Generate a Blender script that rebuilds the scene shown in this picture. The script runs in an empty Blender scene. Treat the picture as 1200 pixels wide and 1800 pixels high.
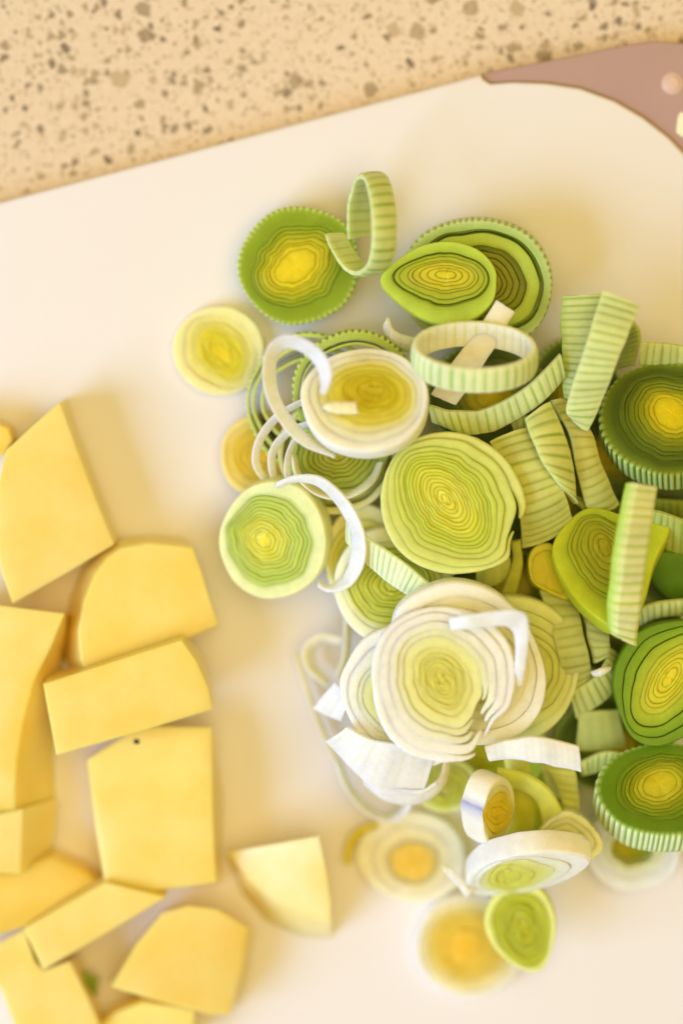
import bpy, bmesh, math, random
import numpy as np
from mathutils import Vector

# ------------------------------------------------------------------ camera, light, exposure
S = bpy.context.scene
COL = S.collection
MM = 0.001
TILT = math.radians(6.5)
DIST = 650.0            # mm, camera to the board
WIDTH = 185.0           # mm of board across the frame at that distance
LENS = 24.0 * DIST / WIDTH

cam_d = bpy.data.cameras.new("camera")
cam = bpy.data.objects.new("camera", cam_d)
COL.objects.link(cam)
cam_d.sensor_fit = 'HORIZONTAL'
cam_d.sensor_width = 24.0
cam_d.lens = LENS
cam_d.clip_start = 0.02
cam_d.clip_end = 20.0
CPOS = np.array([0.0, DIST * math.sin(TILT), DIST * math.cos(TILT)])
cam.location = Vector(CPOS * MM)
cam.rotation_euler = (-TILT, 0, 0)
cam_d.dof.use_dof = True
cam_d.dof.focus_distance = (DIST - 28.0) * MM
cam_d.dof.aperture_fstop = LENS / 42.0
cam_d.dof.aperture_blades = 0
S.camera = cam

world = bpy.data.worlds.new("World")
S.world = world
world.use_nodes = True
bg = world.node_tree.nodes["Background"]
bg.inputs[0].default_value = (1.0, 0.76, 0.30, 1)
bg.inputs[1].default_value = 0.42

def area(name, loc, target, sx, sy, power, colour):
    l = bpy.data.lights.new(name, 'AREA')
    l.shape = 'RECTANGLE'
    l.size, l.size_y = sx, sy
    l.energy = power
    l.color = colour
    o = bpy.data.objects.new(name, l)
    COL.objects.link(o)
    o.location = loc
    o.rotation_euler = (Vector(target) - Vector(loc)).to_track_quat('-Z', 'Y').to_euler()
    return o

area("window_light", (-4.2, -2.0, 3.0), (0, 0, 0), 3.8, 3.6, 390.0, (0.42, 0.60, 0.97))
area("overhead_fill", (0.35, 0.45, 2.7), (0, 0, 0), 2.4, 2.4, 46.0, (1.0, 0.76, 0.30))  # added soft fill from above, lifts the shade beside tall pieces

S.view_settings.view_transform = 'Standard'
S.view_settings.look = 'None'
S.view_settings.exposure = -0.02
S.view_settings.gamma = 1.0
S.view_settings.use_curve_mapping = False
S.cycles.max_bounces = 10
S.cycles.diffuse_bounces = 8

# ------------------------------------------------------------------ pixel -> place on a plane
FWD = np.array([0.0, -math.sin(TILT), -math.cos(TILT)])
UPV = np.array([0.0, math.cos(TILT), -math.sin(TILT)])
RGT = np.array([1.0, 0.0, 0.0])

def rays(p):
    p = np.asarray(p, float)
    k = WIDTH / DIST / 1200.0
    x = (p[..., 0] - 600.0) * k
    y = (900.0 - p[..., 1]) * k
    return FWD + x[..., None] * RGT + y[..., None] * UPV

def U(p, z):
    """points (mm) at heights z seen at photo pixels p"""
    d = rays(p)
    t = (np.asarray(z, float) - CPOS[2]) / d[..., 2]
    return CPOS + t[..., None] * d

def UP(p, c0, n):
    d = rays(p)
    t = ((c0 - CPOS) @ n) / (d @ n)
    return CPOS + t[..., None] * d

def lin(c):
    c = np.asarray(c, float) / 255.0
    return np.where(c <= 0.04045, c / 12.92, ((c + 0.055) / 1.055) ** 2.4)

def pal(stops):
    ts = np.array([s[0] for s in stops], float)
    cs = np.array([lin(s[1]) for s in stops])
    def f(t):
        t = np.asarray(t, float)
        return np.stack([np.interp(t, ts, cs[:, k]) for k in range(3)], -1)
    return f

# ------------------------------------------------------------------ materials
def new_mat(name):
    m = bpy.data.materials.new(name)
    m.use_nodes = True
    nt = m.node_tree
    return m, nt, nt.nodes["Principled BSDF"]

def node(nt, t, **kw):
    n = nt.nodes.new(t)
    for k, v in kw.items():
        if k in n.inputs.keys():
            n.inputs[k].default_value = v
        else:
            setattr(n, k, v)
    return n

def math_n(nt, op, a, b=None, c=None):
    n = nt.nodes.new('ShaderNodeMath'); n.operation = op
    for i, v in enumerate((a, b, c)):
        if v is None: continue
        if isinstance(v, (int, float)): n.inputs[i].default_value = v
        else: nt.links.new(v, n.inputs[i])
    return n.outputs[0]

def mixc(nt, fac, a, b, mode='MIX'):
    n = nt.nodes.new('ShaderNodeMix'); n.data_type = 'RGBA'; n.blend_type = mode
    for sock, v in ((n.inputs[0], fac), (n.inputs[6], a), (n.inputs[7], b)):
        if isinstance(v, (int, float)): sock.default_value = v
        elif isinstance(v, (tuple, list, np.ndarray)): sock.default_value = (*[float(q) for q in v[:3]], 1)
        else: nt.links.new(v, sock)
    return n.outputs[2]

def leek_material():
    m, nt, b = new_mat("leek_flesh")
    L = nt.links
    at = node(nt, 'ShaderNodeAttribute', attribute_name="Col")
    tc = node(nt, 'ShaderNodeTexCoord')
    n1 = node(nt, 'ShaderNodeTexNoise', Scale=420.0, Detail=4.0, Roughness=0.6)
    L.new(tc.outputs['Object'], n1.inputs['Vector'])
    n2 = node(nt, 'ShaderNodeTexNoise', Scale=2100.0, Detail=2.0)
    L.new(tc.outputs['Object'], n2.inputs['Vector'])
    f = math_n(nt, 'MULTIPLY_ADD', n1.outputs['Fac'], 0.24, 0.88)
    f2 = math_n(nt, 'MULTIPLY_ADD', n2.outputs['Fac'], 0.12, 0.94)
    f = math_n(nt, 'MULTIPLY', f, f2)
    cmb = node(nt, 'ShaderNodeCombineXYZ')
    for i in range(3): L.new(f, cmb.inputs[i])
    col = mixc(nt, 1.0, at.outputs['Color'], cmb.outputs[0], 'MULTIPLY')
    L.new(col, b.inputs['Base Color'])
    b.inputs['Roughness'].default_value = 0.46
    b.inputs['Specular IOR Level'].default_value = 0.35
    b.inputs['Subsurface Weight'].default_value = 0.75
    b.inputs['Subsurface Radius'].default_value = (1.0, 1.0, 0.35)
    b.inputs['Subsurface Scale'].default_value = 0.0018
    bp = node(nt, 'ShaderNodeBump', Strength=0.35, Distance=0.0003)
    L.new(n2.outputs['Fac'], bp.inputs['Height'])
    L.new(bp.outputs[0], b.inputs['Normal'])
    return m

def potato_material():
    m, nt, b = new_mat("potato_flesh")
    L = nt.links
    tc = node(nt, 'ShaderNodeTexCoord')
    n1 = node(nt, 'ShaderNodeTexNoise', Scale=70.0, Detail=3.0)
    n2 = node(nt, 'ShaderNodeTexNoise', Scale=900.0, Detail=3.0, Roughness=0.7)
    for n in (n1, n2): L.new(tc.outputs['Object'], n.inputs['Vector'])
    f1 = node(nt, 'ShaderNodeMapRange'); L.new(n1.outputs['Fac'], f1.inputs[0])
    f1.inputs[1].default_value = 0.3; f1.inputs[2].default_value = 0.7
    col = mixc(nt, f1.outputs[0], lin((244, 220, 118)), lin((246, 231, 152)))
    f2 = math_n(nt, 'MULTIPLY_ADD', n2.outputs['Fac'], 0.06, 0.97)
    cmb = node(nt, 'ShaderNodeCombineXYZ')
    for i in range(3): L.new(f2, cmb.inputs[i])
    col = mixc(nt, 1.0, col, cmb.outputs[0], 'MULTIPLY')
    oi = node(nt, 'ShaderNodeObjectInfo')
    col = mixc(nt, 1.0, col, oi.outputs['Color'], 'MULTIPLY')
    L.new(col, b.inputs['Base Color'])
    b.inputs['Roughness'].default_value = 0.3
    b.inputs['Specular IOR Level'].default_value = 0.5
    b.inputs['Subsurface Weight'].default_value = 0.7
    b.inputs['Subsurface Radius'].default_value = (1.0, 0.75, 0.25)
    b.inputs['Subsurface Scale'].default_value = 0.005
    bp = node(nt, 'ShaderNodeBump', Strength=0.22, Distance=0.0003)
    mp = node(nt, 'ShaderNodeMapping'); mp.inputs['Scale'].default_value = (1.0, 0.06, 1.0); mp.inputs['Rotation'].default_value = (0, 0, 0.6)
    n3 = node(nt, 'ShaderNodeTexNoise', Scale=420.0, Detail=2.0)
    L.new(tc.outputs['Object'], mp.inputs[0]); L.new(mp.outputs[0], n3.inputs['Vector'])
    L.new(math_n(nt, 'MULTIPLY_ADD', n3.outputs['Fac'], 0.8, math_n(nt, 'MULTIPLY', n2.outputs['Fac'], 0.4)), bp.inputs['Height'])
    L.new(bp.outputs[0], b.inputs['Normal'])
    return m

def board_material():
    m, nt, b = new_mat("white_plastic")
    L = nt.links
    tc = node(nt, 'ShaderNodeTexCoord')
    n1 = node(nt, 'ShaderNodeTexNoise', Scale=9.0, Detail=3.0)
    L.new(tc.outputs['Object'], n1.inputs['Vector'])
    col = mixc(nt, n1.outputs['Fac'], (0.83, 0.79, 0.79), (0.85, 0.81, 0.81))
    L.new(col, b.inputs['Base Color'])
    n2 = node(nt, 'ShaderNodeTexNoise', Scale=2500.0, Detail=2.0)
    L.new(tc.outputs['Object'], n2.inputs['Vector'])
    bp = node(nt, 'ShaderNodeBump', Strength=0.15, Distance=0.0002)
    L.new(n2.outputs['Fac'], bp.inputs['Height'])
    L.new(bp.outputs[0], b.inputs['Normal'])
    b.inputs['Roughness'].default_value = 0.45
    b.inputs['Specular IOR Level'].default_value = 0.3
    return m

def counter_material():
    m, nt, b = new_mat("speckled_quartz")
    L = nt.links
    tc = node(nt, 'ShaderNodeTexCoord')
    nb = node(nt, 'ShaderNodeTexNoise', Scale=500.0, Detail=5.0, Roughness=0.7)
    L.new(tc.outputs['Object'], nb.inputs['Vector'])
    nl = node(nt, 'ShaderNodeTexNoise', Scale=12.0, Detail=1.0)
    L.new(tc.outputs['Object'], nl.inputs['Vector'])
    base = mixc(nt, nb.outputs['Fac'], lin((204, 182, 156)), lin((240, 224, 198)))
    base = mixc(nt, math_n(nt, 'MULTIPLY', nl.outputs['Fac'], 0.35), base, lin((234, 200, 164)))
    # distorted coordinates for angular, uneven chips
    nd = node(nt, 'ShaderNodeTexNoise', Scale=420.0, Detail=2.0)
    L.new(tc.outputs['Object'], nd.inputs['Vector'])
    sub = node(nt, 'ShaderNodeVectorMath', operation='SUBTRACT'); L.new(nd.outputs['Color'], sub.inputs[0]); sub.inputs[1].default_value = (0.5, 0.5, 0.5)
    scl = node(nt, 'ShaderNodeVectorMath', operation='SCALE'); L.new(sub.outputs[0], scl.inputs[0]); scl.inputs[3].default_value = 0.0034
    add = node(nt, 'ShaderNodeVectorMath', operation='ADD'); L.new(tc.outputs['Object'], add.inputs[0]); L.new(scl.outputs[0], add.inputs[1])
    flat = node(nt, 'ShaderNodeMapping'); flat.inputs['Scale'].default_value = (1, 1, 0); L.new(add.outputs[0], flat.inputs[0])
    col = base
    for scale, keep, rad, shift, ramp in (
            (800.0, 0.42, 0.44, 0.3, [(0, (150, 122, 90)), (0.5, (196, 166, 122)), (1, (120, 98, 70))]),
            (330.0, 0.34, 0.44, 1.7, [(0, (176, 150, 112)), (0.4, (140, 116, 84)), (0.75, (84, 70, 50)), (1, (206, 184, 150))]),
            (150.0, 0.20, 0.40, 4.1, [(0, (190, 164, 124)), (0.45, (162, 136, 100)), (0.8, (128, 108, 80)), (1, (208, 178, 140))]),
            (270.0, 0.085, 0.34, 7.7, [(0, (44, 36, 26)), (0.6, (80, 70, 52)), (1, (36, 30, 24))])):
        mp = node(nt, 'ShaderNodeMapping'); mp.inputs['Location'].default_value = (shift, shift * 0.7, 0)
        L.new(flat.outputs[0], mp.inputs[0])
        v = node(nt, 'ShaderNodeTexVoronoi', voronoi_dimensions='2D', Scale=scale, Randomness=1.0)
        L.new(mp.outputs[0], v.inputs['Vector'])
        sep = node(nt, 'ShaderNodeSeparateColor'); L.new(v.outputs['Color'], sep.inputs[0])
        r = math_n(nt, 'MULTIPLY_ADD', sep.outputs[1], rad * 0.7, rad * 0.3)
        d = math_n(nt, 'SUBTRACT', r, v.outputs['Distance'])
        edge = math_n(nt, 'MULTIPLY', d, 26.0)
        cl = node(nt, 'ShaderNodeClamp'); L.new(edge, cl.inputs[0])
        mask = math_n(nt, 'MULTIPLY', cl.outputs[0], math_n(nt, 'LESS_THAN', sep.outputs[0], keep))
        cr = node(nt, 'ShaderNodeValToRGB')
        els = cr.color_ramp.elements
        while len(els) < len(ramp): els.new(0.5)
        for e, (p, c) in zip(els, ramp): e.position = p; e.color = (*lin(c), 1)
        L.new(sep.outputs[2], cr.inputs[0])
        mask = math_n(nt, 'MULTIPLY', mask, 0.74)
        col = mixc(nt, mask, col, cr.outputs[0])
    L.new(col, b.inputs['Base Color'])
    b.inputs['Roughness'].default_value = 0.35
    b.inputs['Specular IOR Level'].default_value = 0.3
    return m

def plain(name, rgb, rough, metal=0.0):
    m, nt, b = new_mat(name)
    tc = node(nt, 'ShaderNodeTexCoord')
    n = node(nt, 'ShaderNodeTexNoise', Scale=60.0, Detail=3.0)
    nt.links.new(tc.outputs['Object'], n.inputs['Vector'])
    c = lin(rgb)
    nt.links.new(mixc(nt, n.outputs['Fac'], c * 0.93, np.minimum(c * 1.07, 1)), b.inputs['Base Color'])
    b.inputs['Roughness'].default_value = rough
    b.inputs['Metallic'].default_value = metal
    return m

M_LEEK = leek_material()
M_POT = potato_material()
M_BOARD = board_material()
M_COUNTER = counter_material()
M_GRIP = plain("taupe_rubber", (178, 144, 136), 0.5)
M_RIVET = plain("rivet_plastic", (214, 182, 166), 0.35)
M_SLOT = plain("pale_slot", (244, 240, 205), 0.4)
M_SPECK = plain("dark_speck", (58, 38, 14), 0.6)

# ------------------------------------------------------------------ object helpers
def tag(o, label=None, cat=None, group=None, kind=None):
    if label: o["label"] = label
    if cat: o["category"] = cat
    if group: o["group"] = group
    if kind: o["kind"] = kind
    return o

def link(name, me, mat, parent=None):
    o = bpy.data.objects.new(name, me)
    COL.objects.link(o)
    me.materials.append(mat)
    if parent is not None: o.parent = parent
    return o

def empty(name, loc):
    o = bpy.data.objects.new(name, None)
    o.empty_display_size = 0.005
    COL.objects.link(o)
    o.location = Vector(loc * MM)
    return o

def grid_mesh(name, V, C, wrap_u, wrap_v, origin, caps=False):
    """V: (nu, nv, 3) in mm; u runs along, v runs round the section"""
    nu, nv = V.shape[:2]
    iu = np.arange(nu if wrap_u else nu - 1)
    iv = np.arange(nv if wrap_v else nv - 1)
    a, b = np.meshgrid(iu, iv, indexing='ij')
    a2, b2 = (a + 1) % nu, (b + 1) % nv
    F = np.stack([a * nv + b, a2 * nv + b, a2 * nv + b2, a * nv + b2], -1).reshape(-1, 4)
    verts = ((V - origin) * MM).reshape(-1, 3)
    me = bpy.data.meshes.new(name)
    faces = F.tolist()
    if caps and not wrap_u:
        faces.append(list(range(nv)))
        faces.append(list(range((nu - 1) * nv, nu * nv))[::-1])
    me.from_pydata(verts.tolist(), [], faces)
    at = me.color_attributes.new("Col", 'FLOAT_COLOR', 'POINT')
    rgba = np.ones((nu * nv, 4), np.float32)
    rgba[:, :3] = C.reshape(-1, 3)
    at.data.foreach_set("color", rgba.ravel())
    bm = bmesh.new(); bm.from_mesh(me)
    bmesh.ops.recalc_face_normals(bm, faces=bm.faces)
    bm.to_mesh(me); bm.free()
    for p in me.polygons: p.use_smooth = True
    me.set_sharp_from_angle(angle=math.radians(24))
    return me

def catmull(P, n, closed=False):
    P = np.asarray(P, float)
    if len(P) == 2 and not closed:
        P = np.array([P[0], (P[0] + P[1]) / 2, P[1]])
    k = len(P)
    if closed:
        idx = np.arange(n) / n * k
        i = idx.astype(int); f = (idx - i)[:, None]
        g = lambda j: P[j % k]
        p0, p1, p2, p3 = g(i - 1), g(i), g(i + 1), g(i + 2)
    else:
        idx = np.linspace(0, k - 1, n)
        i = np.minimum(idx.astype(int), k - 2); f = (idx - i)[:, None]
        Q = np.vstack([2 * P[0] - P[1], P, 2 * P[-1] - P[-2]])
        p0, p1, p2, p3 = Q[i], Q[i + 1], Q[i + 2], Q[i + 3]
    return 0.5 * ((2 * p1) + (-p0 + p2) * f + (2 * p0 - 5 * p1 + 4 * p2 - p3) * f ** 2 + (-p0 + 3 * p1 - 3 * p2 + p3) * f ** 3)

# ------------------------------------------------------------------ palettes (albedo)
GREEN = pal([(0, (236, 214, 12)), (.34, (226, 206, 10)), (.5, (186, 184, 8)), (.7, (142, 164, 4)), (.88, (136, 160, 4)), (1, (176, 196, 50))])
DEEP = pal([(0, (228, 204, 6)), (.24, (214, 194, 6)), (.42, (146, 150, 4)), (.62, (98, 114, 2)), (.85, (78, 98, 2)), (1, (136, 154, 24))])
PALE = pal([(0, (240, 230, 70)), (.3, (228, 226, 66)), (.55, (202, 214, 62)), (.72, (206, 214, 92)), (1, (222, 226, 140))])
WHITE = pal([(0, (232, 222, 84)), (.3, (232, 226, 110)), (.55, (236, 236, 170)), (.75, (243, 243, 222)), (1, (247, 245, 236))])
OLIVE = pal([(0, (206, 188, 24)), (.35, (212, 194, 26)), (.6, (232, 216, 84)), (.8, (242, 240, 200)), (1, (246, 242, 228))])
YELLOW = pal([(0, (238, 214, 24)), (.45, (240, 220, 50)), (.62, (244, 230, 120)), (1, (248, 240, 186))])
CREAM = pal([(0, (240, 200, 74)), (.38, (244, 208, 92)), (.5, (250, 232, 172)), (1, (252, 246, 226))])
LIME = pal([(0, (206, 196, 10)), (.35, (192, 190, 12)), (.6, (174, 188, 18)), (.8, (186, 204, 40)), (1, (206, 222, 84))])
AMBER = pal([(0, (240, 190, 40)), (.6, (244, 200, 60)), (1, (250, 224, 140))])

# ------------------------------------------------------------------ leek slice: nested leaf layers
def leek_slice(label, c, z, out, rings, palette, core=None, elong=0.7, core_ang=0.0, slope=(0, 0), thick=7.0,
               ribs=0, wave=0.05, seed=1, line=(0.76, 0.83, 0.50), gap=0.0022, arcs=None, dz=None, group="leek slices heaped on the board",
               name="leek_slice", cat="leek slice", ribcol=((218, 228, 150), (128, 160, 10)), tip=0.0, groove=0.12, fine=0.008, lift=1.0, hollow=False, cup=0.0, rag=0.0):
    rng = np.random.RandomState(seed)
    c = np.array(c, float); core = np.array(core if core is not None else c, float)
    c0 = U(c, z)
    n = np.array([-slope[0], -slope[1], 1.0]); n /= np.linalg.norm(n)
    nth = max(112, ribs * 6) if ribs else 128
    th = np.linspace(0, 2 * np.pi, nth, endpoint=False)
    dirs = np.stack([np.cos(th), np.sin(th)], -1)
    # outer outline as a polar radius about c, in photo pixels
    if len(out) == 3 and not hasattr(out[0], '__len__'):
        a, b, ang = out
        t = th - math.radians(ang)
        R = a * b / np.sqrt((b * np.cos(t)) ** 2 + (a * np.sin(t)) ** 2)
        for k in (2, 3, 5):
            R = R * (1 + 0.016 * rng.uniform(-1, 1) * np.cos(k * th + rng.uniform(0, 6.28)))
    else:
        P = catmull(out, 400, True) - c
        ta = np.arctan2(P[:, 1], P[:, 0]) % (2 * np.pi); ra = np.hypot(P[:, 0], P[:, 1])
        o = np.argsort(ta); ta, ra = ta[o], ra[o]
        R = np.interp(th, np.r_[ta[-1] - 2 * np.pi, ta, ta[0] + 2 * np.pi], np.r_[ra[-1], ra, ra[0]])
    t = th - math.radians(core_ang)
    Rm = R.mean()
    ca, cb = Rm / math.sqrt(elong), Rm * math.sqrt(elong)
    Rc = ca * cb / np.sqrt((cb * np.cos(t)) ** 2 + (ca * np.sin(t)) ** 2)
    Rc = Rc * (1 + tip * (np.abs(np.cos(t)) ** 6 - 0.3))
    ks = [4, 5, 7, 9, 11, 14]
    amp = rng.uniform(0.5, 1.0, len(ks)) / np.array([1.0, 1.2, 1.3, 1.5, 1.9, 2.4]); ph = rng.uniform(0, 6.28, len(ks)); dr = rng.uniform(-2.5, 2.5, len(ks)); amp *= 0.62
    def outline(tt):
        s = min(1.0, max(0.0, tt)) ** 1.6
        sh = Rc * (1 - s) + R * s
        w = wave * math.sin(math.pi * min(1, max(0, tt)) ** 0.85) ** 0.8 if 0 < tt < 1 else 0.0
        N = sum(a_ * np.sin(k * th + p + d * tt) for a_, k, p, d in zip(amp, ks, ph, dr))
        cc = core * (1 - tt ** 1.3) + c * tt ** 1.3
        return cc + dirs * (sh * tt * (1 + w * N))[:, None]
    px2mm = np.linalg.norm(U(c + [1, 0], z) - U(c, z))
    root = empty(name, c0 - n * thick)
    origin = c0 - n * thick
    tag(root, label, cat, group)
    bounds = list(rings)
    for q in range(2, len(bounds) - 2):
        bounds[q] += rng.uniform(-.22, .22) * min(bounds[q] - bounds[q - 1], bounds[q + 1] - bounds[q])
    lnext = 0.7
    for i, (t0, t1) in enumerate(zip(bounds[:-1], bounds[1:])):
        last = i == len(bounds) - 2
        g = gap
        ti, to = (t0 + g if t0 > 0 else 0.0), t1 - (0 if last else g)
        if hollow and t0 == 0: continue
        lprev, lstr = lnext, rng.uniform(0.35, 1.15); lnext = lstr
        hgt = lift * rng.uniform(-0.14, 0.14) + (dz[i] if dz else 0.0)
        # a gentle unevenness of the cut
        uneven = 0.16 * np.sin(2 * th + rng.uniform(0, 6)) + 0.08 * np.sin(5 * th + rng.uniform(0, 6))
        cupz = lambda tt: cup * (tt ** 2)
        bv = min(0.02 if last else fine, (to - ti) * 0.22)
        lip = min(0.05, groove * 0.4)
        if t0 == 0:
            prof = [(0.0, 0.05), (to * .35, 0.02), (to * .7, 0.0), (to - bv, -lip), (to, -groove), (to, -thick + .3), (0.0, -thick + .3)]
        else:
            m = (ti + to) / 2
            lo = 0.7 if last else groove
            prof = [(ti, -thick + .3), (ti, -groove), (ti + bv, -lip), (m - (to - ti) * .2, 0.02), (m + (to - ti) * .2, 0.02), (to - bv, -0.05 if last else -lip), (to, -lo)] + ([(to * 1.004, -thick * .4), (to * 1.002, -thick * .75)] if last else []) + [(to * (.985 if last else 1), -thick + .3)]
        V, C = [], []
        rb = None
        if ribs and last:
            s = (np.cos(ribs * th + 0.9 * np.sin(3 * th + seed) + 0.5 * np.sin(7 * th)))
            rb = s
        for (tt, h) in prof:
            q = outline(tt)
            hh = (h * (0.55 + 0.45 * np.sin(2 * th + 1.7 * i + seed) * np.sin(3 * th + i)) if abs(h) == groove else h) + hgt + uneven * min(1.0, tt / to if t0 == 0 else 1.0) + cupz(tt)
            if last and rag and tt >= to - bv - 1e-6:
                q = q + dirs * (rag * rng.uniform(-1, 0.4, nth))[:, None]
            outer_wall = last and tt >= to - 1e-6
            if rb is not None and tt >= to - bv - 1e-6:
                q = q + dirs * (rb * (1.5 if outer_wall else 1.0) * (0.75 + 0.4 * np.sin(5 * th + seed) * np.sin(8 * th)))[:, None]
            P = UP(q, c0, n) + n * hh[:, None]
            V.append(P)
            col = palette(np.full(nth, tt))
            f = (tt - ti) / max(1e-6, to - ti)
            if t0 > 0 or f > 0.9:
                e = max(0.0, abs(f - 0.5) * 2 - 0.55) / 0.45 * (lstr if f > 0.5 else lprev) * (0.6 + 0.4 * np.sin(2 * th + 2.0 * i + seed) * np.sin(3 * th + i))[:, None] * min(1.0, 0.35 + 1.1 * tt)
                if last and f > 0.5: e = np.zeros((nth, 1))
                col = col * (1 + (np.array(line) - 1) * e)
            col = col * (1 + (0.025 * tt) * np.sin(9 * th + i)[:, None] * np.array([1.0, 0.9, 1.0]))
            if rb is not None and tt >= to - bv - 1e-6:
                k = (0.5 + 0.5 * rb)[:, None]
                k = np.clip((k - 0.18) / 0.4, 0, 1)
                rc = lin(ribcol[0]) * k + lin(ribcol[1]) * (1 - k)
                col = rc if outer_wall else 0.5 * col + 0.5 * rc
            C.append(col)
        V = np.array(V).transpose(1, 0, 2); C = np.clip(np.array(C).transpose(1, 0, 2), 0, .97)
        wrapu, caps = True, False
        if arcs and i in arcs:
            a0, a1 = [math.radians(q) for q in arcs[i]]
            sel = np.array([k for k in range(nth) if ((th[k] - a0) % (2 * np.pi)) <= (a1 - a0)])
            sel = sel[np.argsort((th[sel] - a0) % (2 * np.pi))]
            V, C = V[sel], C[sel]; wrapu, caps = False, True
            q = np.linspace(0, 1, len(sel)); wq = np.clip(np.minimum(q, 1 - q) / 0.07, 0.0, 1.0) ** 0.6 * 0.75 + 0.25
            mv = V.mean(1, keepdims=True); V = mv + (V - mv) * wq[:, None, None]
        nm = "core" if t0 == 0 else "layer"
        me = grid_mesh(nm, V, C, wrapu, True, origin, caps)
        link(nm, me, M_LEEK, root)
    return root

def rs(n, first=0.10, outer=(0.86, 1.0), p=1.0, seed=0):
    """layer boundaries: core, n thin inner layers, then the thick outer ones"""
    rng = random.Random(seed)
    inner = [first + (outer[0] - first) * ((k / n) ** p) for k in range(n + 1)]
    for k in range(1, n): inner[k] += rng.uniform(-.25, .25) * (outer[0] - first) / n
    return [0.0] + inner + list(outer[1:])

# ------------------------------------------------------------------ leek strip: a bent band of leaf
G_RIB = ((226, 234, 170), (146, 188, 52))
W_RIB = ((246, 248, 226), (196, 216, 120))
WHITE2 = ((244, 243, 236), (238, 238, 222))
def leek_strip(label, A, B, thick=1.5, stripes=0, outer=G_RIB, inner=None, closed=False, hoop=False, flip=False, cat="leek strip",
               name="leek_strip", group="cut strips of leek in the heap", seed=3, edge=None, crown=0.35, ends=None, rib=0.10):
    rng = np.random.RandomState(seed)
    faint = outer is WHITE2 and not stripes
    if faint: stripes = 9 + seed % 5; outer = ((244, 243, 236), (236, 238, 220)); rib = 0.03
    A = np.asarray(A, float); B = np.asarray(B, float)
    n = max(60, stripes * 8)
    a = catmull(A, n, closed); b = catmull(B, n, closed)
    PA = U(a[:, :2], a[:, 2]); PB = U(b[:, :2], b[:, 2])
    nx = 7
    wid = np.linalg.norm(PB - PA, axis=1).mean()
    jn = lambda: catmull(rng.normal(0, 0.016 * min(wid, 6.0) if not closed else .02, (max(6, n // 10), 1)), n, closed)
    dirw = (PB - PA) / (np.linalg.norm(PB - PA, axis=1)[:, None] + 1e-9)
    PA = PA + dirw * jn(); PB = PB + dirw * jn()
    T = np.roll((PA + PB) / 2, -1, 0) - np.roll((PA + PB) / 2, 1, 0)
    if not closed: T[0] = T[1]; T[-1] = T[-2]
    Wd = PB - PA
    N = np.cross(T, Wd); N /= np.linalg.norm(N, axis=1)[:, None] + 1e-9
    mid = (PA + PB) / 2
    if closed or hoop:
        cen = mid.mean(0)
        if np.sum((mid - cen) * N) < 0: N = -N
    elif np.sum((CPOS - mid) * N) < 0: N = -N
    if flip: N = -N
    seg = np.linalg.norm(np.diff(mid, axis=0), axis=1)
    s = np.r_[0, np.cumsum(seg)]; s = s / s[-1]
    if closed: s = np.arange(n) / n
    ph = 2 * np.pi * stripes * s + (0.6 * np.sin(2 * np.pi * 3 * s + seed) + 0.5 * np.sin(2 * np.pi * 7 * s + 2 * seed) if closed else 0.8 * np.sin(5 * s + seed) + 0.6 * np.sin(17 * s + 2 * seed))
    rid = 0.5 + 0.5 * np.cos(ph) if stripes else np.ones(n)
    k = np.clip((rid - 0.05) / 0.26, 0, 1)[:, None] * 0.92 + 0.08 * rid[:, None]
    k = 1 - (1 - k) * (0.72 + 0.28 * np.sin(2 * np.pi * 4 * s + seed) * np.sin(2 * np.pi * 9 * s))[:, None]
    blot = (0.93 + 0.07 * np.sin(17 * s + seed) * np.sin(7 * s))[:, None]
    co = (lin(outer[0]) * k + lin(outer[1]) * (1 - k)) * blot
    inner = inner or (outer[0], tuple(0.6 * np.array(outer[0]) + 0.4 * np.array(outer[1])))
    ci = (lin(inner[0]) * k + lin(inner[1]) * (1 - k)) * blot
    ce = np.tile(lin(edge if edge else (0.45 * np.array(outer[0]) + 0.55 * np.array(inner[0]))), (n, 1))
    V, C = [], []
    us = np.linspace(0, 1, nx)
    for side in (0, 1):
        for u in (us if side == 0 else us[::-1]):
            e = 1 - (2 * u - 1) ** 2
            e2 = min(1, e * 2.2)
            base = PA * (1 - u) + PB * u
            if side == 0:
                h = thick / 2 * (0.62 + 0.38 * e2) + crown * e + (rib * (rid - .5) if stripes else 0)
                col = co
            else:
                h = -thick / 2 * (0.62 + 0.38 * e2) + crown * e + np.zeros(n)
                col = ci
            V.append(base + N * np.asarray(h + np.zeros(n))[:, None])
            wgt = 0.55 if u in (0.0, 1.0) else 0.0
            C.append(col * (1 - wgt) + ce * wgt)
    V = np.array(V).transpose(1, 0, 2); C = np.clip(np.array(C).transpose(1, 0, 2), 0, .97)
    if not closed:   # a cut that is not quite square
        for q, sg in ((0, 1), (-1, -1)):
            jit = rng.uniform(-0.5, 0.5) * np.linspace(-1, 1, V.shape[1] // 2)
            jit = np.r_[jit, jit[::-1]] + rng.uniform(-.12, .12, V.shape[1])
            Tn = T[q] / (np.linalg.norm(T[q]) + 1e-9)
            V[q] = V[q] + jit[:, None] * Tn
    org = mid[int(n / 2)].copy(); org[2] = min(V[:, :, 2].min(), org[2])
    me = grid_mesh(name, V, C, closed, True, org, caps=True)
    o = link(name, me, M_LEEK)
    o.location = Vector(org * MM)
    return tag(o, label, cat, group)

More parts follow.
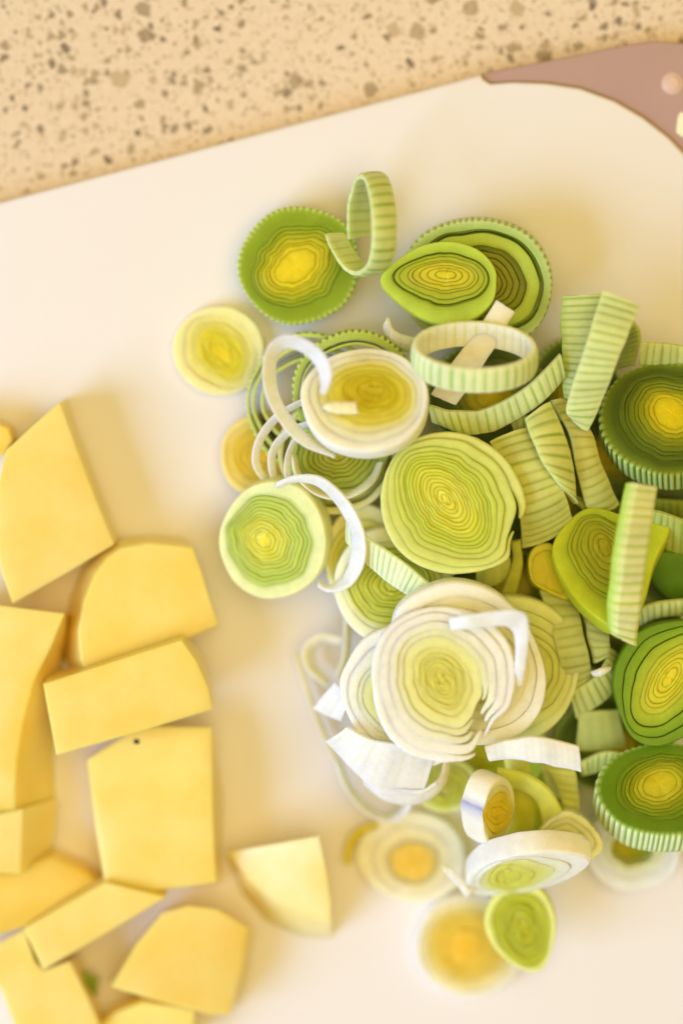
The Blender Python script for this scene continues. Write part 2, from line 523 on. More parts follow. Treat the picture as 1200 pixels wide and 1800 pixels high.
def ring_strip(label, c, a, b, ang, zf, zb, w, dzw, start=0, end=360, n=14, **kw):
    """a hoop of leaf: rim ellipse in pixels, its near and far heights, and the band's width as a pixel offset"""
    full = abs(end - start) >= 359
    A, B = [], []
    m = n if full else n + 1
    for i in range(m):
        t = math.radians(start + (end - start) * i / n)
        x, y = a * math.cos(t), b * math.sin(t)
        r = math.radians(ang)
        px = c[0] + x * math.cos(r) - y * math.sin(r); py = c[1] + x * math.sin(r) + y * math.cos(r)
        zz = zb + (zf - zb) * (0.5 + 0.5 * math.sin(t))
        A.append((px, py, zz)); B.append((px + w[0], py + w[1], zz + dzw))
    return leek_strip(label, A, B, closed=full, hoop=True, **kw)

# ------------------------------------------------------------------ potato chunk
def potato(label, top, z, zb=0.0, slope=(0, 0), bottom=None, bev=0.4, grow=0.0, speck=None, speck_r=.75, tint=(1, 1, 1), bow=0.5, bend=(0, 0)):
    top = np.asarray(top, float)
    c = top.mean(0); c0 = U(c, z)
    n = np.array([-slope[0], -slope[1], 1.0]); n /= np.linalg.norm(n)
    PT = UP(top, c0, n)
    if bottom is not None:
        PB = U(np.asarray(bottom, float), np.full(len(top), zb))
    else:
        PB = PT.copy(); PB[:, 2] = zb
        cc = PB.mean(0); PB = cc + (PB - cc) * (1 + grow); PB[:, 2] = zb
    org = PB.mean(0)
    bm = bmesh.new()
    vt = [bm.verts.new(Vector((p - org) * MM)) for p in PT]
    vb = [bm.verts.new(Vector((p - org) * MM)) for p in PB]
    k = len(vt)
    ct = PT.mean(0); size = np.linalg.norm(PT - ct, axis=1).max()
    def bowed(p, f):
        d = (p - ct)[:2] / size
        b = bow * (1 - f ** 2) - bend[0] * d[0] * abs(d[0]) - bend[1] * d[1] * abs(d[1]) - 0.8 * (abs(bend[1]) * d[1] ** 2 + abs(bend[0]) * d[0] ** 2) * f
        return Vector((p + n * b - org) * MM)
    for v, p in zip(vt, PT): v.co = bowed(p, 1.0)
    prev = vt
    for f in (0.82, 0.55, 0.28):
        cur = [bm.verts.new(bowed(ct + (p - ct) * f, f)) for p in PT]
        for i in range(k): bm.faces.new((prev[i], prev[(i + 1) % k], cur[(i + 1) % k], cur[i]))
        prev = cur
    cv = bm.verts.new(bowed(ct, 0.0))
    for i in range(k): bm.faces.new((prev[i], prev[(i + 1) % k], cv))
    bm.faces.new(vb[::-1])
    for i in range(k):
        bm.faces.new((vt[i], vb[i], vb[(i + 1) % k], vt[(i + 1) % k]))
    bmesh.ops.recalc_face_normals(bm, faces=bm.faces)
    sharp = [e for e in bm.edges if e.calc_face_angle(0) > math.radians(28)]
    bmesh.ops.bevel(bm, geom=sharp, offset=bev * MM, segments=3, profile=0.6, affect='EDGES', clamp_overlap=True)
    bmesh.ops.triangulate(bm, faces=[f for f in bm.faces if len(f.verts) > 4])
    me = bpy.data.meshes.new("potato_chunk")
    bm.to_mesh(me); bm.free()
    for p in me.polygons: p.use_smooth = True
    me.set_sharp_from_angle(angle=math.radians(32))
    o = link("potato_chunk", me, M_POT)
    o.location = Vector(org * MM)
    o.color = (*tint, 1)
    tag(o, label, "potato", "raw potato chunks on the board")
    if speck:
        p = UP(np.array(speck, float), c0, n) - org
        b2 = bmesh.new()
        bmesh.ops.create_icosphere(b2, subdivisions=2, radius=speck_r * MM)
        for v in b2.verts: v.co.z *= 0.5; v.co.x *= 1.15
        m2 = bpy.data.meshes.new("dark_eye"); b2.to_mesh(m2); b2.free()
        d = link("dark_eye", m2, M_SPECK, o); d.location = Vector(p * MM)
    return o

# ------------------------------------------------------------------ setting: counter and board
def prism(name, XY, zt, zb, mat, parent=None, bev=0.0, org=None):
    org = np.array([0, 0, zb]) if org is None else org
    bm = bmesh.new()
    vt = [bm.verts.new(Vector((np.array([x, y, zt]) - org) * MM)) for x, y in XY]
    vb = [bm.verts.new(Vector((np.array([x, y, zb]) - org) * MM)) for x, y in XY]
    ft = bm.faces.new(vt); bm.faces.new(vb[::-1])
    k = len(vt)
    for i in range(k): bm.faces.new((vt[i], vb[i], vb[(i + 1) % k], vt[(i + 1) % k]))
    bmesh.ops.recalc_face_normals(bm, faces=bm.faces)
    if bev:
        bmesh.ops.bevel(bm, geom=list(ft.edges), offset=bev * MM, segments=4, profile=0.5, affect='EDGES')
    bmesh.ops.triangulate(bm, faces=[f for f in bm.faces if len(f.verts) > 4])
    me = bpy.data.meshes.new(name); bm.to_mesh(me); bm.free()
    for p in me.polygons: p.use_smooth = True
    me.set_sharp_from_angle(angle=math.radians(30))
    o = link(name, me, mat, parent)
    if parent is None: o.location = Vector(org * MM)
    return o

BT = 8.0   # board thickness
counter = prism("countertop", [(-600, -600), (600, -600), (600, 600), (-600, 600)], -BT - 0.05, -BT - 30, M_COUNTER)
tag(counter, kind="structure")

def xy(pts, z=0.0): return [tuple(p[:2]) for p in U(np.array(pts, float), np.full(len(pts), z))]
corner_px = [(845, 130), (850, 138), (862, 146), (900, 143), (960, 145), (1020, 154), (1080, 176), (1130, 205), (1175, 240), (1215, 282), (1250, 330), (1280, 390), (1302, 460)]
ring_px = [(-420, 467)] + corner_px + [(1640, 1730), (1650, 1830), (1600, 1920), (1500, 1975), (-60, 2390)]
board = prism("cutting_board", xy(ring_px), 0.0, -BT, M_BOARD, bev=1.0)
tag(board, "white plastic cutting board with taupe rubber corner lying on the speckled counter", "cutting board")
inner = U(np.array(corner_px, float), np.zeros(len(corner_px)))[:, :2]
d = np.gradient(inner, axis=0); nrm = np.stack([-d[:, 1], d[:, 0]], -1); nrm /= np.linalg.norm(nrm, axis=1)[:, None]
inner = inner + nrm * 0.12
outer_px = [(1420, 520), (1408, 330), (1380, 210), (1330, 130), (1270, 92), (1210, 76), (1150, 71), (1090, 80), (1000, 99), (920, 114), (852, 127)]
gz = -1.3
grip = prism("corner_grip", [tuple(p) for p in inner] + xy(outer_px, gz), gz, -BT + .4, M_GRIP, board, bev=0.5, org=np.array([0, 0, -BT]))
cr = U(np.array([1181, 146.0]), gz)
bm = bmesh.new()
prof = [(0, .35), (1.6, .35), (2.1, .25), (2.2, .05), (2.5, .12), (2.8, .1), (2.95, -.2)]
loops = []
for r, h in prof[1:]:
    loops.append([bm.verts.new(Vector((cr[0] + r * math.cos(t), cr[1] + r * math.sin(t), gz + h + BT)) * MM) for t in np.linspace(0, 2 * np.pi, 40, endpoint=False)])
bm.faces.new(loops[0])
for l0, l1 in zip(loops[:-1], loops[1:]):
    for i in range(40): bm.faces.new((l0[i], l1[i], l1[(i + 1) % 40], l0[(i + 1) % 40]))
bmesh.ops.recalc_face_normals(bm, faces=bm.faces)
me = bpy.data.meshes.new("rivet"); bm.to_mesh(me); bm.free()
for p in me.polygons: p.use_smooth = True
link("rivet", me, M_RIVET, grip)
prism("slot", xy([(1188, 232), (1191, 205), (1196, 196), (1206, 198), (1208, 240), (1198, 240)], gz), gz + .15, gz - .3, M_SLOT, grip, bev=0.1, org=np.array([0, 0, -BT]))

# ------------------------------------------------------------------ potatoes
potato("large flat potato chunk at left with a pointed top corner", [(105, 706), (130, 775), (165, 868), (201, 957), (120, 1006), (22, 1062), (4, 1010), (-10, 940), (-6, 870), (10, 792), (50, 755)], 16, slope=(-.06, -.03), bow=1.2, tint=(.97, .94, .90))
potato("potato piece cut off by the left edge, above the pointed flat chunk", [(-90, 730), (-20, 738), (14, 752), (22, 775), (5, 800), (-90, 830)], 10, tint=(.95, .85, .5))
potato("potato chunk with a rounded left side under the narrow bar", [(214, 962), (262, 954), (338, 962), (352, 1000), (383, 1099), (330, 1122), (200, 1164), (150, 1178), (142, 1160), (138, 1110), (146, 1060), (166, 1010), (188, 980)], 16,
       bottom=[(200, 945), (262, 940), (325, 946), (352, 1000), (383, 1099), (330, 1122), (200, 1170), (128, 1184), (112, 1160), (112, 1110), (122, 1050), (145, 995), (172, 965)], slope=(-.10, -.10), bend=(0, -1.5), tint=(.99, .95, .82))
potato("narrow potato bar lying across the chunk with the dark eye", [(76, 1202), (200, 1163), (318, 1126), (345, 1165), (366, 1215), (372, 1250), (240, 1288), (99, 1328)], 24, zb=9, slope=(.05, .0), bend=(2.6, .6), tint=(.98, .94, .80))
potato("big squarish potato chunk with a small dark eye", [(152, 1338), (240, 1285), (366, 1288), (372, 1400), (379, 1552), (285, 1564), (189, 1576), (168, 1450)], 17,
       bottom=[(150, 1338), (240, 1288), (376, 1290), (392, 1400), (388, 1552), (285, 1564), (189, 1576), (166, 1450)], speck=(240, 1304), bend=(1.2, 4.5), slope=(.08, .04), tint=(1, .97, .88))
potato("tall potato chunk at the left edge with a curved right side", [(-80, 1060), (0, 1066), (112, 1080), (88, 1140), (58, 1200), (40, 1270), (30, 1340), (26, 1425), (-80, 1440)], 18,
       bottom=[(-80, 1060), (0, 1066), (122, 1078), (116, 1140), (106, 1200), (100, 1270), (95, 1340), (98, 1410), (-80, 1440)], slope=(.16, .06), bend=(.5, 1.5), tint=(.99, .94, .78))
potato("small potato cube at the left edge below the tall chunk", [(-70, 1432), (0, 1430), (40, 1422), (38, 1480), (36, 1537), (-70, 1530)], 17,
       bottom=[(-70, 1432), (0, 1430), (102, 1404), (98, 1460), (90, 1505), (-70, 1530)], zb=2, tint=(1, .99, 1.1))
potato("rounded potato chunk in the lower left, under the slanting bar", [(-80, 1545), (20, 1530), (90, 1508), (140, 1530), (180, 1560), (130, 1590), (40, 1632), (-80, 1665)], 13, slope=(-.14, -.12), bow=2.0, tint=(.97, .88, .62))
potato("slim potato bar slanting up to the right in the lower left", [(42, 1634), (120, 1588), (184, 1552), (240, 1566), (292, 1578), (190, 1640), (76, 1706)], 19, zb=9, slope=(.05, -.05), tint=(.99, .96, .95))
potato("potato chunk in the bottom left corner with a tiny brown fleck", [(-60, 1690), (44, 1634), (62, 1690), (76, 1706), (122, 1690), (152, 1750), (180, 1815), (40, 1840), (0, 1735)], 15,
       bottom=[(-60, 1690), (44, 1634), (62, 1690), (76, 1706), (142, 1682), (165, 1745), (195, 1815), (40, 1840), (0, 1735)], speck=(42, 1708), speck_r=.35, tint=(1, .98, 1.0))
potato("potato chunk with an arched top edge near the bottom of the board", [(196, 1735), (240, 1660), (286, 1606), (330, 1594), (380, 1600), (436, 1634), (424, 1710), (404, 1784), (370, 1784), (270, 1758)], 16,
       bottom=[(192, 1730), (238, 1655), (286, 1604), (330, 1594), (390, 1600), (446, 1636), (436, 1710), (412, 1772), (370, 1784), (270, 1758)], speck=(325, 1640), speck_r=.4, slope=(-.12, .04), bend=(1.0, 1.0), tint=(.98, .93, .86))
potato("pale potato wedge with a curved edge, nearest to the leeks", [(400, 1498), (480, 1484), (560, 1470), (572, 1530), (580, 1590), (581, 1626), (530, 1608), (480, 1580), (440, 1548)], 15,
       bottom=[(396, 1500), (480, 1486), (560, 1470), (572, 1530), (582, 1590), (582, 1650), (528, 1646), (466, 1620), (424, 1570)], slope=(.34, .22), bend=(1.0, 0), tint=(1.0, 1.0, 1.18))
potato("potato piece cut off by the bottom edge of the photo", [(160, 1815), (205, 1780), (250, 1764), (343, 1774), (335, 1850), (160, 1860)], 12)
leek_strip("tiny green leek scrap between potato chunks at the bottom left", [(140, 1706, 5), (160, 1716, 5), (174, 1722, 4)], [(146, 1738, 2), (158, 1746, 2), (168, 1748, 2)], stripes=3, outer=((150, 180, 60), (110, 150, 30)), group="scraps of leek")

# ------------------------------------------------------------------ slices on the board
leek_slice("blurred yellow leek slice lying alone left of the heap", (384, 616), 3.5, (82, 78, 20), rs(5, .2, (.62, .8, 1.0)), YELLOW, core=(392, 622), elong=.6, core_ang=50, line=(1, 1, 1), gap=.0004, groove=.03, thick=3.4, wave=.04, seed=5)
leek_slice("orange yellow leek slice half hidden behind the left of the heap", (462, 800), 6, (76, 74, 0), rs(5, .2, (.7, .85, 1.0)), AMBER, line=(1, 1, 1), gap=.0004, groove=.03, thick=4, wave=.03, seed=6)
leek_slice("round green slice with scalloped rim, topmost on the left", (525, 466), 11, (107, 104, 10), [0, .30, .37, .44, .51, .58, .65, .72, 1.0], GREEN, core=(518, 468), elong=.62, core_ang=-35, thick=9, ribs=58, wave=.055, seed=7)
leek_slice("pale faded leek slice with orange middle below the white heap", (724, 1508), 3.5, (95, 82, 10), rs(3, .4, (.5, .72, 1.0)), CREAM, core=(726, 1520), elong=.85, line=(1, 1, 1), gap=.0004, groove=.03, thick=3.4, wave=.02, seed=8)
leek_slice("white rimmed slice with amber middle under the lime lemon shaped slice", (826, 1664), 4, (95, 94, 0), rs(4, .3, (.75, .88, 1.0)), pal([(0, (240, 196, 56)), (.6, (244, 204, 80)), (.8, (250, 230, 160)), (1, (248, 245, 234))]), core=(815, 1660), elong=.85, line=(1, 1, 1), gap=.0004, groove=.03, thick=3.8, wave=.02, seed=9)
leek_slice("lime lemon shaped slice with pale rim at the bottom of the heap", (915, 1636), 19, [(866, 1582), (905, 1566), (945, 1562), (968, 1592), (977, 1630), (968, 1676), (948, 1709), (910, 1702), (872, 1672), (851, 1624)], rs(4, .18, (.8, .86, 1.0)), pal([(0, (186, 184, 28)), (.5, (176, 180, 26)), (.8, (190, 194, 40)), (.88, (226, 232, 120)), (1, (232, 238, 150))]), core=(922, 1630), elong=.6, core_ang=75, thick=6, slope=(.12, .0), wave=.03, seed=10, tip=.1)
leek_slice("pale translucent hollow slice below the bottom right ribbed slice", (1112, 1494), 9, (84, 74, 10), [0, .42, .56, .70, .84, 1.0], pal([(0, (200, 198, 90)), (.5, (226, 226, 170)), (.7, (240, 240, 220)), (1, (244, 245, 236))]), hollow=True, thick=6, wave=.03, seed=12, slope=(0, .15), line=(.94, .94, .8))
leek_slice("olive slice under the pale hollow slice at the bottom right", (1090, 1490), 3.5, (66, 52, 0), [0, .3, .5, .7, 1.0], LIME, thick=3.3, seed=53)

# filler slices added low in the heap so its gaps read dark
leek_slice("added dark filler slice low in the heap under the striped hoop", (860, 700), 9, (110, 95, 0), rs(5, .2, (.8, .9, 1.0)), DEEP, thick=8, ribs=54, seed=21)
leek_slice("added dark filler slice low in the heap left of the right edge slice", (1060, 800), 8, (105, 105, 0), rs(5, .2, (.8, .9, 1.0)), DEEP, thick=8, ribs=54, seed=22)
leek_slice("added dark filler slice low in the heap below the middle round slice", (890, 1030), 9, (110, 100, 0), rs(5, .2, (.8, .9, 1.0)), DEEP, thick=8, ribs=54, seed=23)
leek_slice("added dark filler slice low in the heap under the upright striped bar", (1080, 1080), 9, (120, 105, 0), rs(5, .2, (.8, .9, 1.0)), DEEP, thick=8, ribs=54, seed=24)
leek_slice("added yellow green filler slice low in the heap under the white slices", (850, 1320), 10, (115, 85, 0), rs(5, .2, (.8, .9, 1.0)), LIME, thick=8, seed=25)
leek_slice("added dark filler slice low in the heap above the bottom right ribbed slice", (1080, 1310), 8, (105, 85, 0), rs(5, .2, (.8, .9, 1.0)), DEEP, thick=8, ribs=54, seed=26)

leek_slice("added dark filler slice low in the heap under the leaning ribbed strips", (1010, 690), 9, (80, 95, 0), rs(5, .2, (.8, .9, 1.0)), DEEP, thick=8, ribs=54, seed=27)
leek_slice("added dark filler slice low in the heap at the right edge, under the dark leaf piece", (1190, 960), 10, (110, 110, 0), rs(5, .2, (.8, .9, 1.0)), DEEP, thick=8, ribs=54, seed=28)
leek_slice("added olive filler slice low in the heap beneath the pale curved band", (935, 1420), 8, (85, 75, 0), rs(5, .2, (.8, .9, 1.0)), LIME, thick=7, seed=29)
leek_slice("added green filler slice low in the heap behind the ribbed stack", (960, 880), 13, (105, 100, 0), rs(5, .2, (.8, .9, 1.0)), DEEP, thick=8, ribs=54, seed=30)
leek_strip("pale upright strip below the white leaf scrap", [(886, 1330, 22), (890, 1365, 21), (888, 1400, 18)], [(930, 1335, 22), (934, 1370, 21), (930, 1402, 18)], outer=((226, 226, 120), (206, 208, 84)), thick=1.6, seed=54)
leek_strip("pale green leaf piece hanging right of the curved band", [(950, 1340, 22), (975, 1370, 22), (990, 1420, 19)], [(1008, 1345, 22), (1014, 1375, 22), (1018, 1425, 19)], stripes=6, outer=((216, 218, 126), (184, 192, 84)), thick=1.6, seed=55)
# ------------------------------------------------------------------ upper cluster
leek_slice("big loose slice with a gap between its layers, behind the lemon shaped one", (838, 494), 17, [(712, 450), (750, 408), (810, 387), (870, 388), (925, 410), (958, 450), (970, 500), (958, 555), (925, 592), (860, 606), (780, 600), (725, 560), (704, 500)],
           [0, .12, .2, .28, .36, .44, .52, .60, .80, .86, 1.0], pal([(0, (190, 176, 30)), (.3, (160, 160, 34)), (.58, (150, 160, 40)), (.64, (196, 214, 90)), (.8, (190, 210, 84)), (.9, (176, 200, 110)), (1, (198, 212, 140))]),
           core=(838, 500), thick=9, slope=(.10, .12), ribs=60, wave=.03, seed=31, gap=.006, dz=[-2.5, -2.5, -2.5, -2.5, -2.5, -2.5, -2.5, -.3, -4, .3], ribcol=((204, 216, 150), (150, 178, 80)))
leek_slice("lemon shaped green slice on top of the big loose slice", (772, 490), 25, [(668, 492), (700, 455), (745, 430), (795, 424), (840, 438), (868, 468), (872, 495), (866, 530), (835, 560), (790, 572), (745, 562), (700, 532)],
           [0, .13, .22, .31, .40, .49, .58, .68, .72, 1.0], pal([(0, (226, 212, 36)), (.3, (210, 200, 36)), (.5, (180, 186, 36)), (.7, (160, 180, 36)), (.85, (186, 210, 70)), (1, (196, 220, 84))]),
           core=(784, 482), elong=.48, core_ang=2, tip=.22, thick=7, slope=(.02, -.12), wave=.022, seed=32, gap=.004, dz=[0] * 7 + [-1.2, 0])
cA, cB = [], []
for i in range(23):                      # a spiral: back wall, over the top, down the right side, under and round to a free end
    t = math.radians(165 + 390 * i / 22)
    k = max(0.0, (i - 14) / 8.0)
    x = 633 - 34 * k + (22 + 4 * k) * math.cos(t); y = 396 + 34 * k ** 1.2 + (86 - 34 * k) * math.sin(t)
    z = 23 + 11 * math.cos(t) * (1 - k) + 4 * k
    cB.append((x, y, z)); cA.append((x + 40 - 8 * k, y - 3 - 4 * k, z - 4.0))
leek_strip("curled striped strip standing on the scalloped green slice", cB, cA, hoop=True, stripes=26, outer=((218, 228, 158), (150, 186, 60)), thick=1.7, seed=2)
ring_strip("striped hoop of leek standing open in the upper heap", (834, 606), 104, 41, 2, 42, 30, (-1, 42), -3.0, stripes=34, outer=((226, 234, 176), (168, 200, 84)), inner=((250, 250, 234), (226, 234, 176)), thick=1.7, flip=False, seed=4)
leek_strip("curved striped strip below the striped hoop", [(752, 712, 24), (800, 722, 25), (860, 716, 26), (930, 676, 28), (984, 622, 29)], [(764, 742, 21), (812, 760, 22), (868, 756, 23), (945, 712, 25), (992, 662, 26)], stripes=17, outer=((220, 228, 160), (160, 190, 70)), seed=5)
leek_strip("flat white strip crossing under the striped hoop", [(872, 528, 27), (830, 590, 28), (758, 690, 24)], [(904, 548, 27), (868, 612, 28), (800, 712, 24)], outer=((250, 246, 226), (246, 240, 216)), seed=6)
leek_strip("short white curl left of the striped hoop", [(680, 556, 21), (690, 580, 21), (716, 592, 20), (745, 596, 20)], [(676, 584, 17), (690, 606, 16), (716, 616, 16), (750, 620, 16)], outer=WHITE2, stripes=9, seed=7)
leek_strip("broad ribbed strip leaning behind another, upper right of the heap", [(988, 520, 27), (986, 600, 27), (990, 700, 23)], [(1062, 516, 27), (1060, 600, 27), (1050, 705, 23)], stripes=15, outer=((212, 222, 152), (160, 186, 76)), inner=((150, 184, 40), (130, 170, 30)), thick=1.5, edge=(150, 190, 50), seed=8)
leek_strip("broad ribbed strip in front, slanting at the upper right of the heap", [(1058, 513, 34), (1028, 610, 36), (996, 712, 32), (1004, 735, 28)], [(1124, 534, 34), (1090, 620, 36), (1056, 706, 32), (1034, 756, 28)], stripes=17, outer=((218, 226, 156), (158, 186, 70)), thick=1.5, seed=9)
leek_strip("ribbed strip edge behind the slanting strip near the right slice", [(1110, 560, 14), (1124, 590, 14), (1114, 640, 13)], [(1090, 570, 8), (1098, 600, 8), (1080, 650, 8)], stripes=9, outer=((180, 192, 110), (130, 156, 50)), seed=10)
leek_strip("pale ribbed strip peeping out above the right edge slice", [(1128, 600, 20), (1165, 604, 20), (1230, 612, 20)], [(1122, 640, 16), (1160, 648, 16), (1230, 655, 16)], stripes=7, outer=((206, 212, 130), (160, 180, 70)), seed=11)
leek_slice("dark green ribbed slice cut by the right edge of the photo", (1170, 738), 25, [(1052, 730), (1070, 680), (1110, 648), (1170, 636), (1240, 650), (1285, 700), (1290, 760), (1250, 815), (1180, 836), (1110, 818), (1066, 780)],
           [0, .26, .33, .4, .47, .54, .61, .68, .75, 1.0], DEEP, core=(1180, 724), elong=.75, core_ang=40, slope=(.16, -.48), thick=12, ribs=56, wave=.03, seed=33, ribcol=((190, 204, 120), (92, 124, 28)))

# ------------------------------------------------------------------ left cluster
leek_slice("hollow scalloped ring low at the left of the heap", (545, 705), 12, (112, 122, 10), [0, .62, .72, .8, .91, 1.0], pal([(0, (210, 200, 60)), (.75, (214, 222, 120)), (1, (196, 212, 110))]), hollow=True, thick=6, ribs=56, seed=34, wave=.02, gap=.03)
leek_slice("hollow scalloped ring under the white rimmed yellow slice", (625, 690), 20, (112, 108, 10), [0, .78, .86, 1.0], pal([(0, (210, 200, 60)), (.75, (200, 212, 100)), (1, (180, 200, 90))]), hollow=True, thick=6, ribs=56, seed=35, wave=.02, gap=.02, slope=(0, .05))
leek_slice("olive green slice under the bottom edge of the white rimmed slice", (592, 800), 17, (105, 104, 0), [0, .12, .2, .28, .36, .44, .54, .66, .80, .88, 1.0], pal([(0, (190, 180, 40)), (.5, (170, 180, 60)), (.75, (196, 208, 110)), (.86, (214, 208, 120)), (1, (236, 232, 180))]), thick=6, seed=36, gap=.005, dz=[0, 0, 0, 0, 0, 0, -.5, .4, -2.5, .2], slope=(0, .05))
leek_slice("yellow centred slice with thick white rim, upper left of the heap", (634, 702), 37, [(528, 690), (548, 650), (590, 622), (650, 612), (705, 625), (742, 660), (752, 700), (738, 748), (700, 782), (640, 795), (580, 782), (542, 745)],
           [0, .12, .22, .32, .42, .52, .62, .74, .86, 1.0], OLIVE, core=(660, 685), elong=.62, core_ang=5, slope=(.10, -.42), thick=7, wave=.02, seed=37, line=(.96, .96, .82), gap=.0, fine=.006, groove=.012, lift=.12, cup=.5)
leek_strip("small cream chip lying on the yellow centred slice", [(570, 712, 39.5), (586, 706, 40.5), (628, 706, 41)], [(572, 718, 39.5), (588, 726, 41), (626, 728, 41.5)], outer=((250, 240, 196), (246, 232, 170)), thick=1.6, seed=12, group="scraps of leek", name="leek_scrap", cat="leek scrap")
leek_strip("thin white loop curling over the yellow centred slice", [(572, 694, 43), (583, 660, 44), (572, 625, 44), (540, 598, 43), (505, 588, 42), (474, 604, 40), (462, 640, 38), (466, 690, 37), (490, 740, 36), (530, 782, 36), (585, 804, 36)],
           [(563, 690, 40), (562, 660, 40), (548, 634, 39), (527, 617, 38), (507, 612, 36), (491, 624, 34), (484, 650, 33), (489, 690, 32), (508, 728, 31), (543, 764, 31), (592, 790, 31)], thick=.5, outer=WHITE2, crown=.1, seed=13)
leek_strip("outer thin white loop at the left side of the heap", [(556, 690, 24), (512, 710, 24), (478, 732, 23), (453, 766, 22), (443, 802, 20), (450, 830, 18), (474, 856, 13), (510, 876, 8)], [(560, 700, 22), (516, 720, 22), (487, 742, 21), (465, 772, 20), (455, 803, 18), (461, 826, 16), (482, 848, 11), (514, 866, 6)], thick=.6, outer=WHITE2, crown=.1, seed=14)
leek_strip("inner thin white loop at the left side of the heap", [(560, 735, 24), (520, 747, 23), (490, 766, 22), (473, 794, 21), (472, 826, 19), (484, 856, 14), (506, 880, 9)], [(562, 745, 22), (523, 757, 21), (500, 775, 20), (485, 798, 19), (484, 825, 17), (494, 850, 12), (514, 872, 7)], thick=.6, outer=WHITE2, crown=.1, seed=15)
leek_strip("thin white strand hanging down beside the round left slice", [(530, 756, 26), (510, 780, 24), (500, 812, 23), (504, 852, 21), (524, 892, 16)], [(536, 764, 24), (519, 784, 22), (510, 813, 21), (514, 849, 19), (532, 886, 14)], thick=.5, outer=WHITE2, crown=.1, seed=16)
leek_strip("thin pale ring arc below the yellow centred slice", [(512, 800, 22), (522, 840, 22), (560, 872, 22), (610, 876, 22), (655, 850, 22), (672, 815, 22)], [(520, 800, 19), (530, 834, 19), (565, 862, 19), (610, 866, 19), (648, 842, 19), (664, 812, 19)], thick=.9, outer=((244, 240, 206), (240, 234, 190)), crown=.1, seed=17)
leek_slice("round pale green slice at the left tip of the heap", (474, 955), 19, [(384, 960), (396, 905), (430, 862), (478, 846), (530, 858), (564, 905), (573, 960), (556, 1015), (510, 1048), (455, 1052), (408, 1020)],
           [0, .14, .20, .26, .32, .38, .44, .50, .56, .62, .68, .76, 1.0], pal([(0, (240, 228, 60)), (.28, (226, 222, 66)), (.5, (196, 212, 76)), (.74, (188, 208, 84)), (.82, (226, 232, 160)), (1, (236, 238, 176))]),
           core=(462, 948), elong=.8, core_ang=45, slope=(.22, .12), thick=9, wave=.045, seed=38)
leek_strip("wide white loop of leek right of the round left slice", [(484, 850, 27), (520, 836, 30), (566, 840, 32), (612, 880, 33), (640, 936, 33), (640, 990, 31), (616, 1030, 28), (580, 1040, 24), (558, 1030, 20)],
           [(486, 856, 25), (524, 846, 27), (562, 856, 28), (596, 892, 29), (618, 940, 29), (616, 980, 27), (604, 1014, 24), (578, 1030, 20), (560, 1022, 17)], thick=1.0, outer=WHITE2, crown=.2, seed=18)
leek_strip("striped band sloping between the middle slice and the white slices", [(612, 905, 30), (640, 940, 31), (690, 975, 31), (760, 1030, 30)], [(612, 955, 25), (640, 985, 27), (680, 1020, 27), (735, 1056, 27)], stripes=17, outer=((238, 244, 204), (180, 210, 104)), seed=19)
leek_slice("olive slice with pale rim tucked under the striped sloping band", (690, 1030), 22, (104, 104, 0), [0, .12, .2, .28, .36, .44, .52, .6, .68, .8, 1.0], pal([(0, (200, 194, 40)), (.4, (186, 190, 50)), (.66, (206, 210, 84)), (.82, (242, 240, 190)), (1, (250, 248, 220))]), thick=8, seed=39, slope=(.12, .02), wave=.03)
leek_slice("pale slice standing between the round left slice and the white loop", (640, 985), 15, (68, 100, 0), [0, .3, .5, .66, .8, 1.0], pal([(0, (190, 180, 30)), (.7, (214, 208, 90)), (1, (244, 238, 190))]), thick=7, seed=40, wave=.02)

# ------------------------------------------------------------------ middle
leek_slice("round pale green slice with many fine rings in the middle of the heap", (786, 886), 34, [(668, 880), (682, 820), (718, 776), (780, 758), (840, 770), (888, 805), (918, 855), (926, 900), (900, 950), (892, 985), (840, 1005), (780, 1008), (720, 985), (682, 940)],
           [0, .06, .11, .16, .21, .26, .31, .36, .41, .46, .51, .56, .61, .67, .78, .89, 1.0], PALE, core=(784, 878), elong=.74, core_ang=50, thick=10, slope=(.04, -.12), wave=.04, seed=41, tip=.34, fine=.006, gap=.0015, line=(.74, .82, .40), dz=[0] * 14 + [-.3, -.8], arcs={15: (20, 372)}, rag=.8)
leek_strip("olive leek strand hanging below the middle round slice", [(896, 950, 24), (900, 990, 22), (880, 1045, 18)], [(914, 950, 24), (918, 992, 22), (906, 1045, 18)], outer=((190, 190, 70), (170, 174, 50)), seed=20)
# stack of ribbed strips right of the middle
leek_strip("ribbed strip directly right of the middle round slice", [(860, 776, 25), (890, 830, 28), (912, 900, 27), (916, 962, 20)], [(930, 752, 25), (966, 810, 29), (992, 868, 28), (1008, 918, 21)], stripes=13, outer=((214, 216, 128), (160, 174, 50)), thick=1.5, seed=21, crown=1.2)
leek_strip("middle ribbed strip of the stack right of the middle slice", [(922, 736, 27), (940, 782, 32), (960, 822, 33), (988, 862, 29)], [(968, 708, 26), (996, 780, 29), (1008, 840, 28), (1010, 884, 23)], stripes=9, outer=((220, 224, 140), (150, 174, 44)), thick=2.0, seed=22, crown=.8)
leek_strip("right hand ribbed strip of the stack right of the middle slice", [(968, 706, 22), (998, 760, 25), (1016, 840, 25), (1036, 908, 19)], [(996, 700, 22), (1040, 762, 24), (1058, 820, 24), (1088, 884, 19)], stripes=13, outer=((212, 212, 124), (172, 180, 66)), thick=1.5, seed=23, crown=.9)
